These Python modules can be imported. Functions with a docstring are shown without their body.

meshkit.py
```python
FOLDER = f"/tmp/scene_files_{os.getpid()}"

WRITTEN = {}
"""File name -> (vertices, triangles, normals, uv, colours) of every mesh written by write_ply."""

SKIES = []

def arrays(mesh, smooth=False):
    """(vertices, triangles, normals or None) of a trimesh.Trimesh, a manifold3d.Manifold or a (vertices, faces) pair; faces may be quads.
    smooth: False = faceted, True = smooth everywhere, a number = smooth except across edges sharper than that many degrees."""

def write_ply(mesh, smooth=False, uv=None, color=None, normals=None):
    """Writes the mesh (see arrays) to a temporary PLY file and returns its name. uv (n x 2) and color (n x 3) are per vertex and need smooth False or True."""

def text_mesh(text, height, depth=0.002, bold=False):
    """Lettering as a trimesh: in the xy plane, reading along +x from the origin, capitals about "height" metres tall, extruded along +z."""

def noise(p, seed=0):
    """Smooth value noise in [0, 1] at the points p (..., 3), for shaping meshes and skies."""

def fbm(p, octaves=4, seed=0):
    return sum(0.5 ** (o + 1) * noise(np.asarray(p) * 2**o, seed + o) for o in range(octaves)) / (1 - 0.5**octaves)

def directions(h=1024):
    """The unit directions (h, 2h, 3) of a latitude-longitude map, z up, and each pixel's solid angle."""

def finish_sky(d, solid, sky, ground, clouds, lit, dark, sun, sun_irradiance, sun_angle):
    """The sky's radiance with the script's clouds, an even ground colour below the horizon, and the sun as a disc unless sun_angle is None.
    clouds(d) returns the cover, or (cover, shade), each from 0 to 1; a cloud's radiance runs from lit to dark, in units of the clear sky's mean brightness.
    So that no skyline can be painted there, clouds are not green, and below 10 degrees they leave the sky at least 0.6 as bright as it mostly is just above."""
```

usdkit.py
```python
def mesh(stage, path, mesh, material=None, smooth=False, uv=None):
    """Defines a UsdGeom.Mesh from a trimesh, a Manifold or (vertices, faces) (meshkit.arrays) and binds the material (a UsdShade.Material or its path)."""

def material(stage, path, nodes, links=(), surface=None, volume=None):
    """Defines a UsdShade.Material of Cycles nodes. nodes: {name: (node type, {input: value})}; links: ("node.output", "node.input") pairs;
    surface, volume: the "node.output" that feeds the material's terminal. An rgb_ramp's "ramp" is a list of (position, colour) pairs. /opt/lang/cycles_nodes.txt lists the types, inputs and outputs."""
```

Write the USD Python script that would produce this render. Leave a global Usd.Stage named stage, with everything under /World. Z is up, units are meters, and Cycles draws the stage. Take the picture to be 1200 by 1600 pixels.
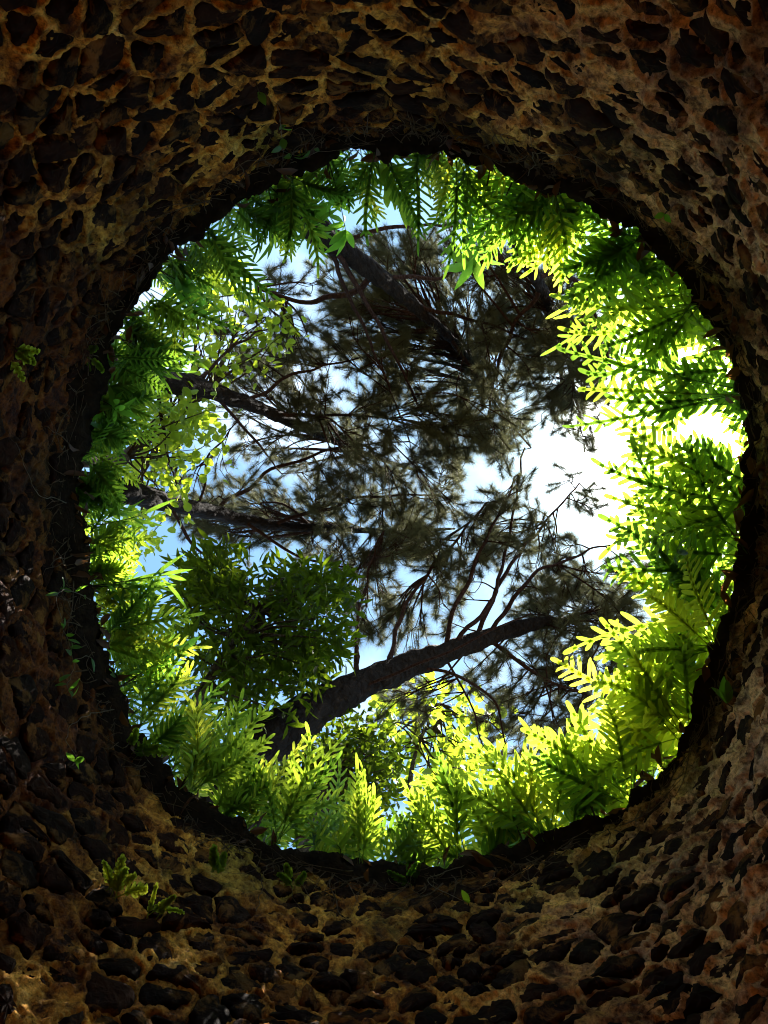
import math, numpy as np, trimesh, usdkit, meshkit
from pxr import Usd, UsdGeom, UsdLux, UsdShade, Gf, Sdf
from scipy.spatial import Voronoi, cKDTree
from shapely.geometry import Polygon
from shapely import affinity

stage = Usd.Stage.CreateInMemory()
UsdGeom.SetStageUpAxis(stage, UsdGeom.Tokens.z)
UsdGeom.SetStageMetersPerUnit(stage, 1.0)
UsdGeom.Xform.Define(stage, '/World')
UsdGeom.Scope.Define(stage, '/World/Looks')

# ------------------------------------------------------------------ camera
F = 1200.0                                   # focal length in pixels of the 1200 x 1600 photograph
EYE = np.array([0.52, 0.0, 1.5])             # eye height above the floor of the shaft
ZEN = np.array([(830 - 600) / F, (820 - 800) / F, 1.0]); ZEN /= np.linalg.norm(ZEN)   # straight up, as (right, down, forward)
AX = np.array([1.0, 0, 0]) - ZEN[0] * ZEN; AX /= np.linalg.norm(AX)
AY = np.cross(ZEN, AX)
V2W = np.array([AX, AY, ZEN])                # rows: world x, y, z in (right, down, forward)


def ray(px, py):
    v = np.array([(px - 600) / F, (py - 800) / F, 1.0])
    return V2W @ v


def P(px, py, h):
    """The point h metres above the eye that the eye sees in that direction."""
    d = ray(px, py)
    return EYE + d * (h / d[2])


def pix(p):
    v = (np.asarray(p, float) - EYE) @ V2W
    return np.stack([600 + F * v[..., 0] / v[..., 2], 800 + F * v[..., 1] / v[..., 2]], -1)


right, down, fwd = V2W @ [1, 0, 0], V2W @ [0, 1, 0], V2W @ [0, 0, 1]
cam = UsdGeom.Camera.Define(stage, '/World/camera')
m = Gf.Matrix4d(*right, 0, *(-down), 0, *(-fwd), 0, *EYE, 1)
cam.AddTransformOp().Set(m)
cam.CreateHorizontalApertureAttr(26.0)
cam.CreateVerticalApertureAttr(26.0 * 4 / 3)
cam.CreateFocalLengthAttr(26.0)
cam.CreateFStopAttr(0.0)
cam.CreateClippingRangeAttr(Gf.Vec2f(0.05, 5000))
EXPOSURE = 2.9
cam.CreateExposureAttr(EXPOSURE)

# ------------------------------------------------------------------ sky and sun
SUN = ray(1106, 668); SUN /= np.linalg.norm(SUN)
ELEV, ROT = math.asin(SUN[2]), math.atan2(SUN[0], SUN[1])
SKY_STRENGTH = 0.05
sky = usdkit.material(stage, '/World/Looks/sky', {
    'sky': ('sky_texture', {'sky_type': 'single_scattering', 'sun_disc': False, 'sun_elevation': ELEV, 'sun_rotation': ROT,
                            'altitude': 100.0, 'air_density': 1.0, 'aerosol_density': 0.7, 'ozone_density': 1.0}),
    'tc': ('texture_coordinate', {}),
    'dot': ('vector_math', {'math_type': 'dot_product', 'vector2': tuple(SUN)}),
    'near': ('map_range', {'range_type': 'linear', 'from_min': math.cos(math.radians(13.0)), 'from_max': 1.0, 'to_min': 0.0, 'to_max': 1.0, 'clamp': True}),
    'pw': ('math', {'math_type': 'power', 'value2': 3.4}),
    'n': ('noise_texture', {'scale': 3.0, 'detail': 6.0, 'roughness': 0.55}),
    'nr': ('map_range', {'from_min': 0.50, 'from_max': 0.80, 'to_min': 0.0, 'to_max': 0.40, 'clamp': True}),
    'tint': ('mix', {'mix_type': 'multiply', 'fac': 1.0, 'color2': (0.74, 0.98, 0.94)}),
    'cl': ('mix', {'mix_type': 'mix', 'color2': (12.0, 12.6, 13.2)}),
    'gl': ('mix', {'mix_type': 'add', 'fac': 1.0}),
    'gc': ('vector_math', {'math_type': 'scale', 'vector1': (60.0, 57.0, 52.0)}),
    'disc': ('map_range', {'from_min': math.cos(math.radians(1.5)), 'from_max': math.cos(math.radians(0.25)), 'to_min': 0.0, 'to_max': 1.0, 'clamp': True}),
    'dc': ('vector_math', {'math_type': 'scale', 'vector1': (1600.0, 1500.0, 1350.0)}), 'ad': ('mix', {'mix_type': 'add', 'fac': 1.0}),
    'bg': ('background_shader', {'strength': SKY_STRENGTH}),
}, [('tc.generated', 'dot.vector1'), ('dot.value', 'near.value'), ('near.result', 'pw.value1'),
    ('tc.generated', 'n.vector'), ('n.fac', 'nr.value'), ('nr.result', 'cl.fac'), ('sky.color', 'tint.color1'), ('tint.color', 'cl.color1'),
    ('pw.value', 'gc.scale'), ('cl.color', 'gl.color1'), ('gc.vector', 'gl.color2'), ('dot.value', 'disc.value'), ('disc.result', 'dc.scale'), ('gl.color', 'ad.color1'), ('dc.vector', 'ad.color2'), ('ad.color', 'bg.color')], surface='bg.background')
dome = UsdLux.DomeLight.Define(stage, '/World/sky')
UsdShade.MaterialBindingAPI.Apply(dome.GetPrim()).Bind(sky)
dome.GetPrim().SetCustomDataByKey('kind', 'structure')
dome.GetPrim().SetCustomDataByKey('label', 'pale blue sky whitening around the sun')
sun = UsdLux.DistantLight.Define(stage, '/World/sun')
sun.CreateNormalizeAttr(True); sun.CreateIntensityAttr(1.25); sun.CreateAngleAttr(0.53)
sun.CreateColorAttr(Gf.Vec3f(1.0, 0.95, 0.86))
zax = SUN; xax = np.cross([0, 1, 0], zax); xax /= np.linalg.norm(xax); yax = np.cross(zax, xax)
sun.AddTransformOp().Set(Gf.Matrix4d(*xax, 0, *yax, 0, *zax, 0, 0, 0, 50, 1))

# ------------------------------------------------------------------ helpers
taken = {}


def free(parent, name):
    key = (parent, name); n = taken.get(key, 0); taken[key] = n + 1
    return f'{parent}/{name}' + (f'_{n:03d}' if n else '')


def say(prim, label=None, cat=None, group=None, kind=None):
    for k, v in (('label', label), ('category', cat), ('group', group), ('kind', kind)):
        if v:
            prim.SetCustomDataByKey(k, v)


def thing(name, label, cat, loc=(0, 0, 0), group=None):
    x = UsdGeom.Xform.Define(stage, free('/World', name))
    x.AddTranslateOp().Set(Gf.Vec3d(*map(float, loc)))
    say(x.GetPrim(), label, cat, group)
    x.loc = np.asarray(loc, float)
    return x


def part(name, parent, mesh, mat, smooth=False, label=None, kind=None):
    """mesh in world coordinates (vertices, faces); stored relative to its thing."""
    v, f = mesh if isinstance(mesh, tuple) else (np.array(mesh.vertices), np.array(mesh.faces))
    if parent is None:
        path, off = free('/World', name), 0
    else:
        path, off = free(str(parent.GetPath()), name), parent.loc
    g = usdkit.mesh(stage, path, (np.asarray(v) - off, f), mat, smooth)
    g.loc = off
    say(g.GetPrim(), label, None, None, kind)
    return g


def join(meshes):
    vs, fs, n = [], [], 0
    for v, f in meshes:
        if len(v):
            vs.append(v); fs.append(np.asarray(f) + n); n += len(v)
    return np.vstack(vs), np.vstack(fs)


def spline(pts, n):
    """Catmull-Rom through pts (k x d), n samples."""
    p = np.asarray(pts, float)
    if len(p) == 2:
        t = np.linspace(0, 1, n)[:, None]
        return p[0] * (1 - t) + p[1] * t
    q = np.vstack([2 * p[0] - p[1], p, 2 * p[-1] - p[-2]])
    u = np.linspace(0, len(p) - 1 - 1e-9, n); i = u.astype(int); t = (u - i)[:, None]
    a, b, c, d = q[i], q[i + 1], q[i + 2], q[i + 3]
    return 0.5 * (2 * b + (c - a) * t + (2 * a - 5 * b + 4 * c - d) * t ** 2 + (3 * b - a - 3 * c + d) * t ** 3)


def tube(points, radii, sides=6, rough=0.0, seed=0, caps=True):
    p = np.asarray(points, float); n = len(p)
    r = np.broadcast_to(np.asarray(radii, float), (n,))
    t = np.gradient(p, axis=0); t /= np.linalg.norm(t, axis=1, keepdims=True) + 1e-12
    a = np.cross(t[0], [0.3, 0.9, 0.1] if abs(t[0][1]) < 0.8 else [0.9, 0.1, 0.3]); A = np.empty((n, 3))
    for k in range(n):
        a = a - (a @ t[k]) * t[k]; a /= np.linalg.norm(a) + 1e-12; A[k] = a
    B = np.cross(t, A)
    ang = np.arange(sides) * 2 * np.pi / sides
    off = np.cos(ang)[None, :, None] * A[:, None] + np.sin(ang)[None, :, None] * B[:, None]
    v = p[:, None] + r[:, None, None] * off
    if rough:
        k = meshkit.fbm(v.reshape(-1, 3) * np.array([9, 9, 4.0]) , 4, seed).reshape(n, sides) - 0.5
        v = v + (k * rough * 2)[..., None] * off * r[:, None, None]
    i, j = np.meshgrid(np.arange(n - 1), np.arange(sides), indexing='ij')
    q = np.stack([i * sides + j, i * sides + (j + 1) % sides, (i + 1) * sides + (j + 1) % sides, (i + 1) * sides + j], -1).reshape(-1, 4)
    f = np.vstack([q[:, [0, 1, 2]], q[:, [0, 2, 3]]]); v = v.reshape(-1, 3)
    if caps:
        c0, c1 = len(v), len(v) + 1
        v = np.vstack([v, p[0], p[-1]]); k = np.arange(sides); e = (n - 1) * sides
        f = np.vstack([f, np.stack([np.full(sides, c0), (k + 1) % sides, k], 1), np.stack([np.full(sides, c1), e + k, e + (k + 1) % sides], 1)])
    return v, f


def grid_faces(nu, nv, wrap):
    i, j = np.meshgrid(np.arange(nu - 1), np.arange(nv if wrap else nv - 1), indexing='ij')
    a, b = i * nv + j, i * nv + (j + 1) % nv
    c, d = (i + 1) * nv + (j + 1) % nv, (i + 1) * nv + j
    return np.vstack([np.stack([a, b, c], -1).reshape(-1, 3), np.stack([a, c, d], -1).reshape(-1, 3)])


def unit(v):
    v = np.asarray(v, float)
    return v / (np.linalg.norm(v, axis=-1, keepdims=True) + 1e-12)


# ------------------------------------------------------------------ materials
L = '/World/Looks/'


def leaf_material(name, lo, hi, tr_lo, tr_hi, rough=0.45, trans=0.5, scale=30.0, spec=0.4):
    """lo, hi: reflected colour over islands; tr: transmitted colour."""
    return usdkit.material(stage, L + name, {
        'g': ('geometry', {}), 'tc': ('texture_coordinate', {}),
        'n': ('noise_texture', {'scale': scale, 'detail': 3.0}),
        'av': ('math', {'math_type': 'multiply_add', 'value2': 0.45}),
        'half': ('math', {'math_type': 'multiply', 'value2': 0.55}),
        'c': ('mix', {'color1': lo, 'color2': hi}), 't': ('mix', {'color1': tr_lo, 'color2': tr_hi}),
        'p': ('principled_bsdf', {'roughness': rough, 'specular_ior_level': spec}),
        'tb': ('translucent_bsdf', {}),
        'mx': ('mix_closure', {'fac': trans}),
    }, [('g.random_per_island', 'half.value1'), ('tc.object', 'n.vector'), ('n.fac', 'av.value1'), ('half.value', 'av.value3'),
        ('av.value', 'c.fac'), ('av.value', 't.fac'), ('c.color', 'p.base_color'), ('t.color', 'tb.color'),
        ('p.BSDF', 'mx.closure1'), ('tb.BSDF', 'mx.closure2')], surface='mx.closure')


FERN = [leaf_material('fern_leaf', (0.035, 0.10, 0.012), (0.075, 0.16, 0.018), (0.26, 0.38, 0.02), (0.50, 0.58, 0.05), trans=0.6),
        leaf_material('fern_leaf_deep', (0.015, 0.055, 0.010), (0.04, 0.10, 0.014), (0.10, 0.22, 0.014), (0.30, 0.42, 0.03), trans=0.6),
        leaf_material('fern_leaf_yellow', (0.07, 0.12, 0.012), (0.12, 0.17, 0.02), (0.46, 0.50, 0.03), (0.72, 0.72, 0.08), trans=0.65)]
DEADFERN = leaf_material('fern_leaf_withered', (0.12, 0.06, 0.02), (0.2, 0.11, 0.03), (0.4, 0.2, 0.03), (0.5, 0.3, 0.05), 0.7)
SPRIG = leaf_material('broad_leaf', (0.05, 0.13, 0.02), (0.08, 0.17, 0.03), (0.22, 0.5, 0.03), (0.38, 0.6, 0.05))
ROUND = leaf_material('round_leaf', (0.06, 0.12, 0.015), (0.10, 0.16, 0.02), (0.35, 0.48, 0.02), (0.55, 0.62, 0.04), 0.5, 0.55)
DARKLEAF = leaf_material('glossy_dark_leaf', (0.008, 0.018, 0.002), (0.024, 0.042, 0.004), (0.04, 0.075, 0.003), (0.34, 0.44, 0.015), 0.6, 0.5, spec=0.08)
NEEDLE = leaf_material('pine_needle', (0.040, 0.047, 0.030), (0.15, 0.146, 0.092), (0.065, 0.072, 0.034), (0.23, 0.215, 0.11), 0.6, 0.3, 2.2, 0.08)


def bark_material(name, dark, light, scale):
    return usdkit.material(stage, L + name, {
        'g': ('geometry', {}), 'mp': ('mapping', {'mapping_type': 'point', 'scale': (1.0, 1.0, 0.35)}),
        'v': ('voronoi_texture', {'scale': scale, 'feature': 'distance_to_edge'}), 'n': ('noise_texture', {'scale': scale * 1.6, 'detail': 6.0, 'roughness': 0.65}),
        'r': ('rgb_ramp', {'ramp': [(0.3, dark), (0.55, tuple(np.array(dark) * 1.8)), (0.72, light)]}),
        'h': ('math', {'math_type': 'add'}), 'b': ('bump', {'strength': 1.0, 'distance': 0.06}),
        'p': ('principled_bsdf', {'roughness': 0.9, 'specular_ior_level': 0.06})},
        [('g.position', 'mp.vector'), ('mp.vector', 'v.vector'), ('mp.vector', 'n.vector'), ('n.fac', 'r.fac'), ('r.color', 'p.base_color'),
         ('n.fac', 'h.value1'), ('v.distance', 'h.value2'), ('h.value', 'b.height'), ('b.normal', 'p.normal')], surface='p.BSDF')


BARK = bark_material('pine_bark', (0.006, 0.0035, 0.0025), (0.034, 0.019, 0.012), 14.0)
REDBARK = bark_material('red_twig_bark', (0.018, 0.008, 0.006), (0.06, 0.028, 0.018), 20.0)
GREYBARK = bark_material('shrub_bark', (0.03, 0.022, 0.015), (0.12, 0.09, 0.06), 18.0)

STONE = []
for k, (d, l, mo) in enumerate([((0.005, 0.0018, 0.0008), (0.036, 0.012, 0.004), (0.20, 0.08, 0.016)),
                                ((0.008, 0.0027, 0.001), (0.058, 0.018, 0.005), (0.26, 0.10, 0.02)),
                                ((0.005, 0.0024, 0.0012), (0.030, 0.013, 0.005), (0.16, 0.075, 0.018))]):
    STONE.append(usdkit.material(stage, L + ('dark_stone', 'red_brown_stone', 'grey_brown_stone')[k], {
        'g': ('geometry', {}), 'n': ('noise_texture', {'scale': 16.0, 'detail': 8.0, 'roughness': 0.7}),
        'n2': ('noise_texture', {'scale': 55.0, 'detail': 7.0, 'roughness': 0.75}), 'n3': ('noise_texture', {'scale': 7.0, 'detail': 7.0, 'roughness': 0.68, 'distortion': 0.6}),
        'r': ('rgb_ramp', {'ramp': [(0.32, d), (0.55, tuple((np.array(d) + np.array(l)) / 2)), (0.75, l)]}),
        'k': ('rgb_ramp', {'ramp': [(0.53, (0, 0, 0)), (0.60, (0.75, 0.75, 0.75)), (0.70, (1, 1, 1))]}),
        'mx': ('mix', {'color2': mo}), 'a': ('math', {'math_type': 'multiply_add', 'value2': 0.4}),
        'b': ('bump', {'strength': 1.0, 'distance': 0.03}), 'p': ('principled_bsdf', {'roughness': 0.8, 'specular_ior_level': 0.06})},
        [('g.position', 'n.vector'), ('g.position', 'n2.vector'), ('g.position', 'n3.vector'), ('n.fac', 'r.fac'), ('n3.fac', 'k.fac'), ('k.color', 'mx.fac'),
         ('r.color', 'mx.color1'), ('mx.color', 'p.base_color'), ('n2.fac', 'a.value1'), ('n.fac', 'a.value3'), ('a.value', 'b.height'), ('b.normal', 'p.normal')], surface='p.BSDF'))

MORTAR = usdkit.material(stage, L + 'lime_mortar', {
    'g': ('geometry', {}), 'xyz': ('separate_xyz', {}),
    'n': ('noise_texture', {'scale': 5.5, 'detail': 8.0, 'roughness': 0.68, 'distortion': 0.5}),
    'n2': ('noise_texture', {'scale': 48.0, 'detail': 7.0, 'roughness': 0.75}),
    'n3': ('noise_texture', {'scale': 2.1, 'detail': 6.0, 'roughness': 0.6}),
    'n4': ('noise_texture', {'scale': 11.0, 'detail': 7.0, 'roughness': 0.7}),
    'r': ('rgb_ramp', {'ramp': [(0.32, (0.06, 0.018, 0.003)), (0.43, (0.36, 0.12, 0.015)), (0.51, (0.70, 0.29, 0.035)), (0.60, (0.85, 0.43, 0.07)), (0.72, (0.88, 0.56, 0.18))]}),
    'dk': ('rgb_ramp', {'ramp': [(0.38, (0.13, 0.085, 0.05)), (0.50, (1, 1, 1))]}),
    'fk': ('rgb_ramp', {'ramp': [(0.36, (0.22, 0.16, 0.1)), (0.47, (0.85, 0.82, 0.78)), (0.6, (1.3, 1.3, 1.3))]}), 'fm': ('mix', {'mix_type': 'multiply', 'fac': 1.0}),
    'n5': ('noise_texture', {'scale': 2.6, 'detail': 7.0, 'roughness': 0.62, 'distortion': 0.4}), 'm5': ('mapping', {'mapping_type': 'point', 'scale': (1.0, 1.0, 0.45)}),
    'zt': ('map_range', {'from_min': 4.2, 'from_max': 4.95, 'to_min': 0.0, 'to_max': 0.10, 'clamp': True}), 'xt': ('map_range', {'from_min': -1.0, 'from_max': -1.75, 'to_min': 0.0, 'to_max': 0.27, 'clamp': True}),  # rim shade, and grime with shade on the left, painted into the mortar colour
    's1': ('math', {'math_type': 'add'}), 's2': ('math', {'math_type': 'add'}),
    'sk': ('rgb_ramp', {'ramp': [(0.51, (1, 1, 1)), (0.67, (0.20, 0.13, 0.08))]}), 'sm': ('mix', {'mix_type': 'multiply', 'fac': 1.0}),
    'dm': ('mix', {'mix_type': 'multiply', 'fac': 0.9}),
    'lk': ('rgb_ramp', {'ramp': [(0.47, (0, 0, 0)), (0.60, (1, 1, 1))]}),
    'up': ('map_range', {'from_min': 4.0, 'from_max': 4.85, 'to_min': 0.0, 'to_max': 0.75, 'clamp': True}),
    'lf': ('math', {'math_type': 'multiply'}),
    'mossmix': ('mix', {'color2': (0.20, 0.17, 0.025)}),
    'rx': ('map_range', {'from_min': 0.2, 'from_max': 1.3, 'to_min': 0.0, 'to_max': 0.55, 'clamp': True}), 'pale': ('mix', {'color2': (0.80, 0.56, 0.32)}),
    'a': ('math', {'math_type': 'multiply_add', 'value2': 0.5}),
    'b': ('bump', {'strength': 1.0, 'distance': 0.03}), 'p': ('principled_bsdf', {'roughness': 0.85, 'specular_ior_level': 0.15})},
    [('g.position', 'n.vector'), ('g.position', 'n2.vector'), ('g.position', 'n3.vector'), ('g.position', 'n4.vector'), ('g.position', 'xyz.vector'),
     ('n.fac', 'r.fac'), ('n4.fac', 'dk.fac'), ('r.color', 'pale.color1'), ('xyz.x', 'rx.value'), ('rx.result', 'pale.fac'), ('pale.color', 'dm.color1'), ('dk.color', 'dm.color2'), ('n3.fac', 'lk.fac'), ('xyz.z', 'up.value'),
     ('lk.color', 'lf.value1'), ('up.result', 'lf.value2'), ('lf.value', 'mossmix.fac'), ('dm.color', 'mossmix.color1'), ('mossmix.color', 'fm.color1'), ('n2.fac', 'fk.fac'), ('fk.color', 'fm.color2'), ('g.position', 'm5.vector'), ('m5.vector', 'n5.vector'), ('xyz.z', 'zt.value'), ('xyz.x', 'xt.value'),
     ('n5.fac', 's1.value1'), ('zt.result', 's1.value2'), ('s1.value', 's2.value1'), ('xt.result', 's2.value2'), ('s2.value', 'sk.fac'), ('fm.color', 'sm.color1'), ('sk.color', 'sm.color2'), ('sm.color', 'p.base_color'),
     ('n2.fac', 'a.value1'), ('n4.fac', 'a.value3'), ('a.value', 'b.height'), ('b.normal', 'p.normal')], surface='p.BSDF')


def earth(name, dark, light, scale):
    return usdkit.material(stage, L + name, {
        'g': ('geometry', {}), 'n': ('noise_texture', {'scale': scale, 'detail': 8.0, 'roughness': 0.7}), 'n2': ('noise_texture', {'scale': scale * 6, 'detail': 5.0, 'roughness': 0.7}),
        'r': ('rgb_ramp', {'ramp': [(0.35, dark), (0.68, light)]}), 'a': ('math', {'math_type': 'add'}),
        'b': ('bump', {'strength': 1.0, 'distance': 0.03}), 'p': ('principled_bsdf', {'roughness': 0.95, 'specular_ior_level': 0.04})},
        [('g.position', 'n.vector'), ('g.position', 'n2.vector'), ('n.fac', 'r.fac'), ('r.color', 'p.base_color'), ('n.fac', 'a.value1'), ('n2.fac', 'a.value2'), ('a.value', 'b.height'), ('b.normal', 'p.normal')], surface='p.BSDF')


SOIL = earth('dark_humus', (0.008, 0.005, 0.003), (0.035, 0.02, 0.010), 14.0)
GROUND = earth('leaf_litter_ground', (0.03, 0.025, 0.012), (0.09, 0.07, 0.03), 6.0)
FLOOR = earth('shaft_floor_earth', (0.03, 0.02, 0.012), (0.09, 0.06, 0.035), 5.0)
ROOT = earth('root_bark', (0.05, 0.032, 0.018), (0.22, 0.15, 0.09), 30.0)
PALEROOT = earth('pale_root', (0.14, 0.11, 0.07), (0.34, 0.28, 0.2), 40.0)
LITTER = leaf_material('dry_leaf', (0.06, 0.025, 0.012), (0.16, 0.07, 0.03), (0.10, 0.04, 0.01), (0.25, 0.10, 0.02), 0.7, 0.3)

# ------------------------------------------------------------------ the shaft: wall, stones, soil, ground
H = 5.0                                       # the rim, 3.5 m above the eye
HR = H - EYE[2]
RIM = [(600, 222), (520, 240), (440, 272), (330, 330), (260, 405), (195, 485), (152, 600), (124, 700), (122, 800), (132, 900), (158, 1010), (180, 1095), (232, 1185),
       (320, 1265), (420, 1325), (530, 1356), (680, 1358), (800, 1338), (900, 1305), (1000, 1248), (1062, 1168), (1108, 1080), (1142, 980), (1168, 860), (1183, 750), (1168, 620),
       (1122, 530), (1076, 430), (1000, 355), (900, 305), (800, 262), (700, 236)]
rim_w = np.array([P(x, y, HR - 0.04) for x, y in RIM])[:, :2]
CEN = (rim_w.max(0) + rim_w.min(0)) / 2
_a = np.arctan2(*(rim_w - CEN).T[::-1]); _o = np.argsort(_a)
_ang, _rad = _a[_o], np.linalg.norm(rim_w - CEN, axis=1)[_o]
_t = np.linspace(-np.pi, np.pi, 720, endpoint=False)
_c = np.fft.rfft(np.interp(_t, _ang, _rad, period=2 * np.pi)); _c[9:] = 0


def r_rim(th):
    th = np.asarray(th, float) + np.pi
    k = np.arange(9)
    co = _c[:9] / len(_t) * np.where(k == 0, 1, 2)
    return (co.real * np.cos(np.multiply.outer(th, k)) - co.imag * np.sin(np.multiply.outer(th, k))).sum(-1)


RMEAN = float(np.abs(_c[0]) / len(_t))


def r_wall(th, z):
    """The face of the wall: the rim's outline at the top, rounder further down."""
    w = np.clip((H - np.asarray(z)) / 5.0, 0, 1)
    return r_rim(th) * (1 - 0.5 * w) + RMEAN * 0.5 * w + 0.035


def polar(th, r, z):
    return np.stack([CEN[0] + r * np.cos(th), CEN[1] + r * np.sin(th), np.broadcast_to(z, np.shape(th))], -1)


def wall_hit(px, py):
    """Where the ray through that pixel of the photograph meets the wall."""
    d = ray(px, py); d = d / d[2]
    hs = np.linspace(0.8, 3.7, 600)
    q = EYE + hs[:, None] * d
    e = np.linalg.norm(q[:, :2] - CEN, axis=1) - r_wall(np.arctan2(q[:, 1] - CEN[1], q[:, 0] - CEN[0]), q[:, 2])
    k = np.argmax(e > 0)
    return q[k]


wall = thing('stone_wall', 'round rubble stone wall of the shaft, dark stones in ochre lime mortar', 'wall', (CEN[0], CEN[1], 0))
NT = 1240
th = np.linspace(0, 2 * np.pi, NT, endpoint=False)
zs = np.concatenate([np.linspace(0, 3.1, 10), np.linspace(3.15, H - 0.02, 215)])
TH, ZZ = np.meshgrid(th, zs)
base = r_wall(TH, ZZ)
pts = polar(TH, base, ZZ)
rel = (meshkit.fbm(pts.reshape(-1, 3) * 6.0, 5, 3).reshape(TH.shape) - 0.5) * 0.085 + (meshkit.fbm(pts.reshape(-1, 3) * 20.0, 5, 9).reshape(TH.shape) - 0.5) * 0.06

rng = np.random.default_rng(11)
LEN = 2 * np.pi * RMEAN
seeds = []
z = 3.12; row = 0
while z < H + 0.1:
    rh = rng.uniform(0.068, 0.112)
    s = rng.uniform(0, 0.3)
    while s < LEN:
        w = rng.uniform(0.10, 0.21) if rng.random() < 0.62 else rng.uniform(0.22, 0.37)
        if rng.random() < 0.12:
            seeds += [(s + w / 2, z - rh * 0.23), (s + w / 2 + rng.uniform(-.05, .05), z + rh * 0.27)]
        else:
            seeds.append((s + w / 2 + rng.uniform(-.02, .02), z + rng.uniform(-.022, .022)))
        s += w
    z += rh; row += 1
seeds = np.array(seeds)
allp = np.vstack([seeds + [d, 0] for d in (0, -LEN, LEN)])
vor = Voronoi(allp)
cells = []
for k in range(len(seeds)):
    reg = vor.regions[vor.point_region[k]]
    if -1 in reg or not reg:
        continue
    pg = Polygon(vor.vertices[reg])
    if pg.bounds[1] < 2.9 or pg.bounds[3] > H + 0.25:
        continue
    if rng.random() < 0.07:
        continue
    pg = pg.buffer(-rng.choice([0.003, 0.006, 0.011, 0.017]) - 0.012).buffer(0.012)
    if pg.is_empty or pg.geom_type != 'Polygon' or pg.area < 0.0014:
        continue
    cells.append(pg)

stone_meshes = []
for n, pg in enumerate(cells):
    N = 20
    ring = np.array([pg.exterior.interpolate(t, normalized=True).coords[0] for t in np.arange(N) / N])
    c = np.array(pg.centroid.coords[0])
    ring = c + (ring - c) * (1 + (rng.random((N, 1)) - 0.5) * 0.30)
    rings, depth = [], []
    proud = rng.uniform(-0.010, 0.010)
    tilt = rng.normal(0, 0.07, 2)
    for sc, d in ((1.04, -0.06), (0.99, -0.012), (0.84, proud), (0.52, proud + 0.006)):
        q = c + (ring - c) * sc
        rings.append(q); depth.append(np.full(N, d) + (q - c) @ tilt + (rng.random(N) - 0.5) * 0.012)
    q = np.vstack(rings + [c[None]]); d = np.concatenate(depth + [[proud + 0.01]])
    tq = q[:, 0] / RMEAN
    zq = np.minimum(q[:, 1], H - 0.03)
    v = polar(tq, r_wall(tq, zq) - d, zq)
    f = grid_faces(4, N, True)
    k = np.arange(N)
    f = np.vstack([f, np.stack([3 * N + k, 3 * N + (k + 1) % N, np.full(N, 4 * N)], 1)])
    f = f[:, ::-1]
    px = pix(polar(tq[-1:], r_wall(tq[-1:], zq[-1:]), zq[-1:]))[0]
    hh = zq[-1] - EYE[2]
    size = pg.area / hh ** 3 if (-60 < px[0] < 1260 and -60 < px[1] < 1660) else 0
    stone_meshes.append((size, v, f))
    # the mortar lies back a little where a stone sits
    th0 = (tq[-1]) % (2 * np.pi)
    cols = np.nonzero(np.abs((th - th0 + np.pi) % (2 * np.pi) - np.pi) < 0.3 / RMEAN)[0]
    rows = np.nonzero(np.abs(zs - zq[-1]) < 0.22)[0]
    if len(cols) and len(rows):
        import shapely
        S = ((TH[np.ix_(rows, cols)] - th0 + np.pi) % (2 * np.pi) - np.pi) * RMEAN + q[-1, 0]
        inside = shapely.contains_xy(pg, S, ZZ[np.ix_(rows, cols)])
        rel[np.ix_(rows, cols)] -= inside * 0.012
stone_meshes.sort(key=lambda s: -s[0])
vis = [s for s in stone_meshes if s[0] > 0][:300]
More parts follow.
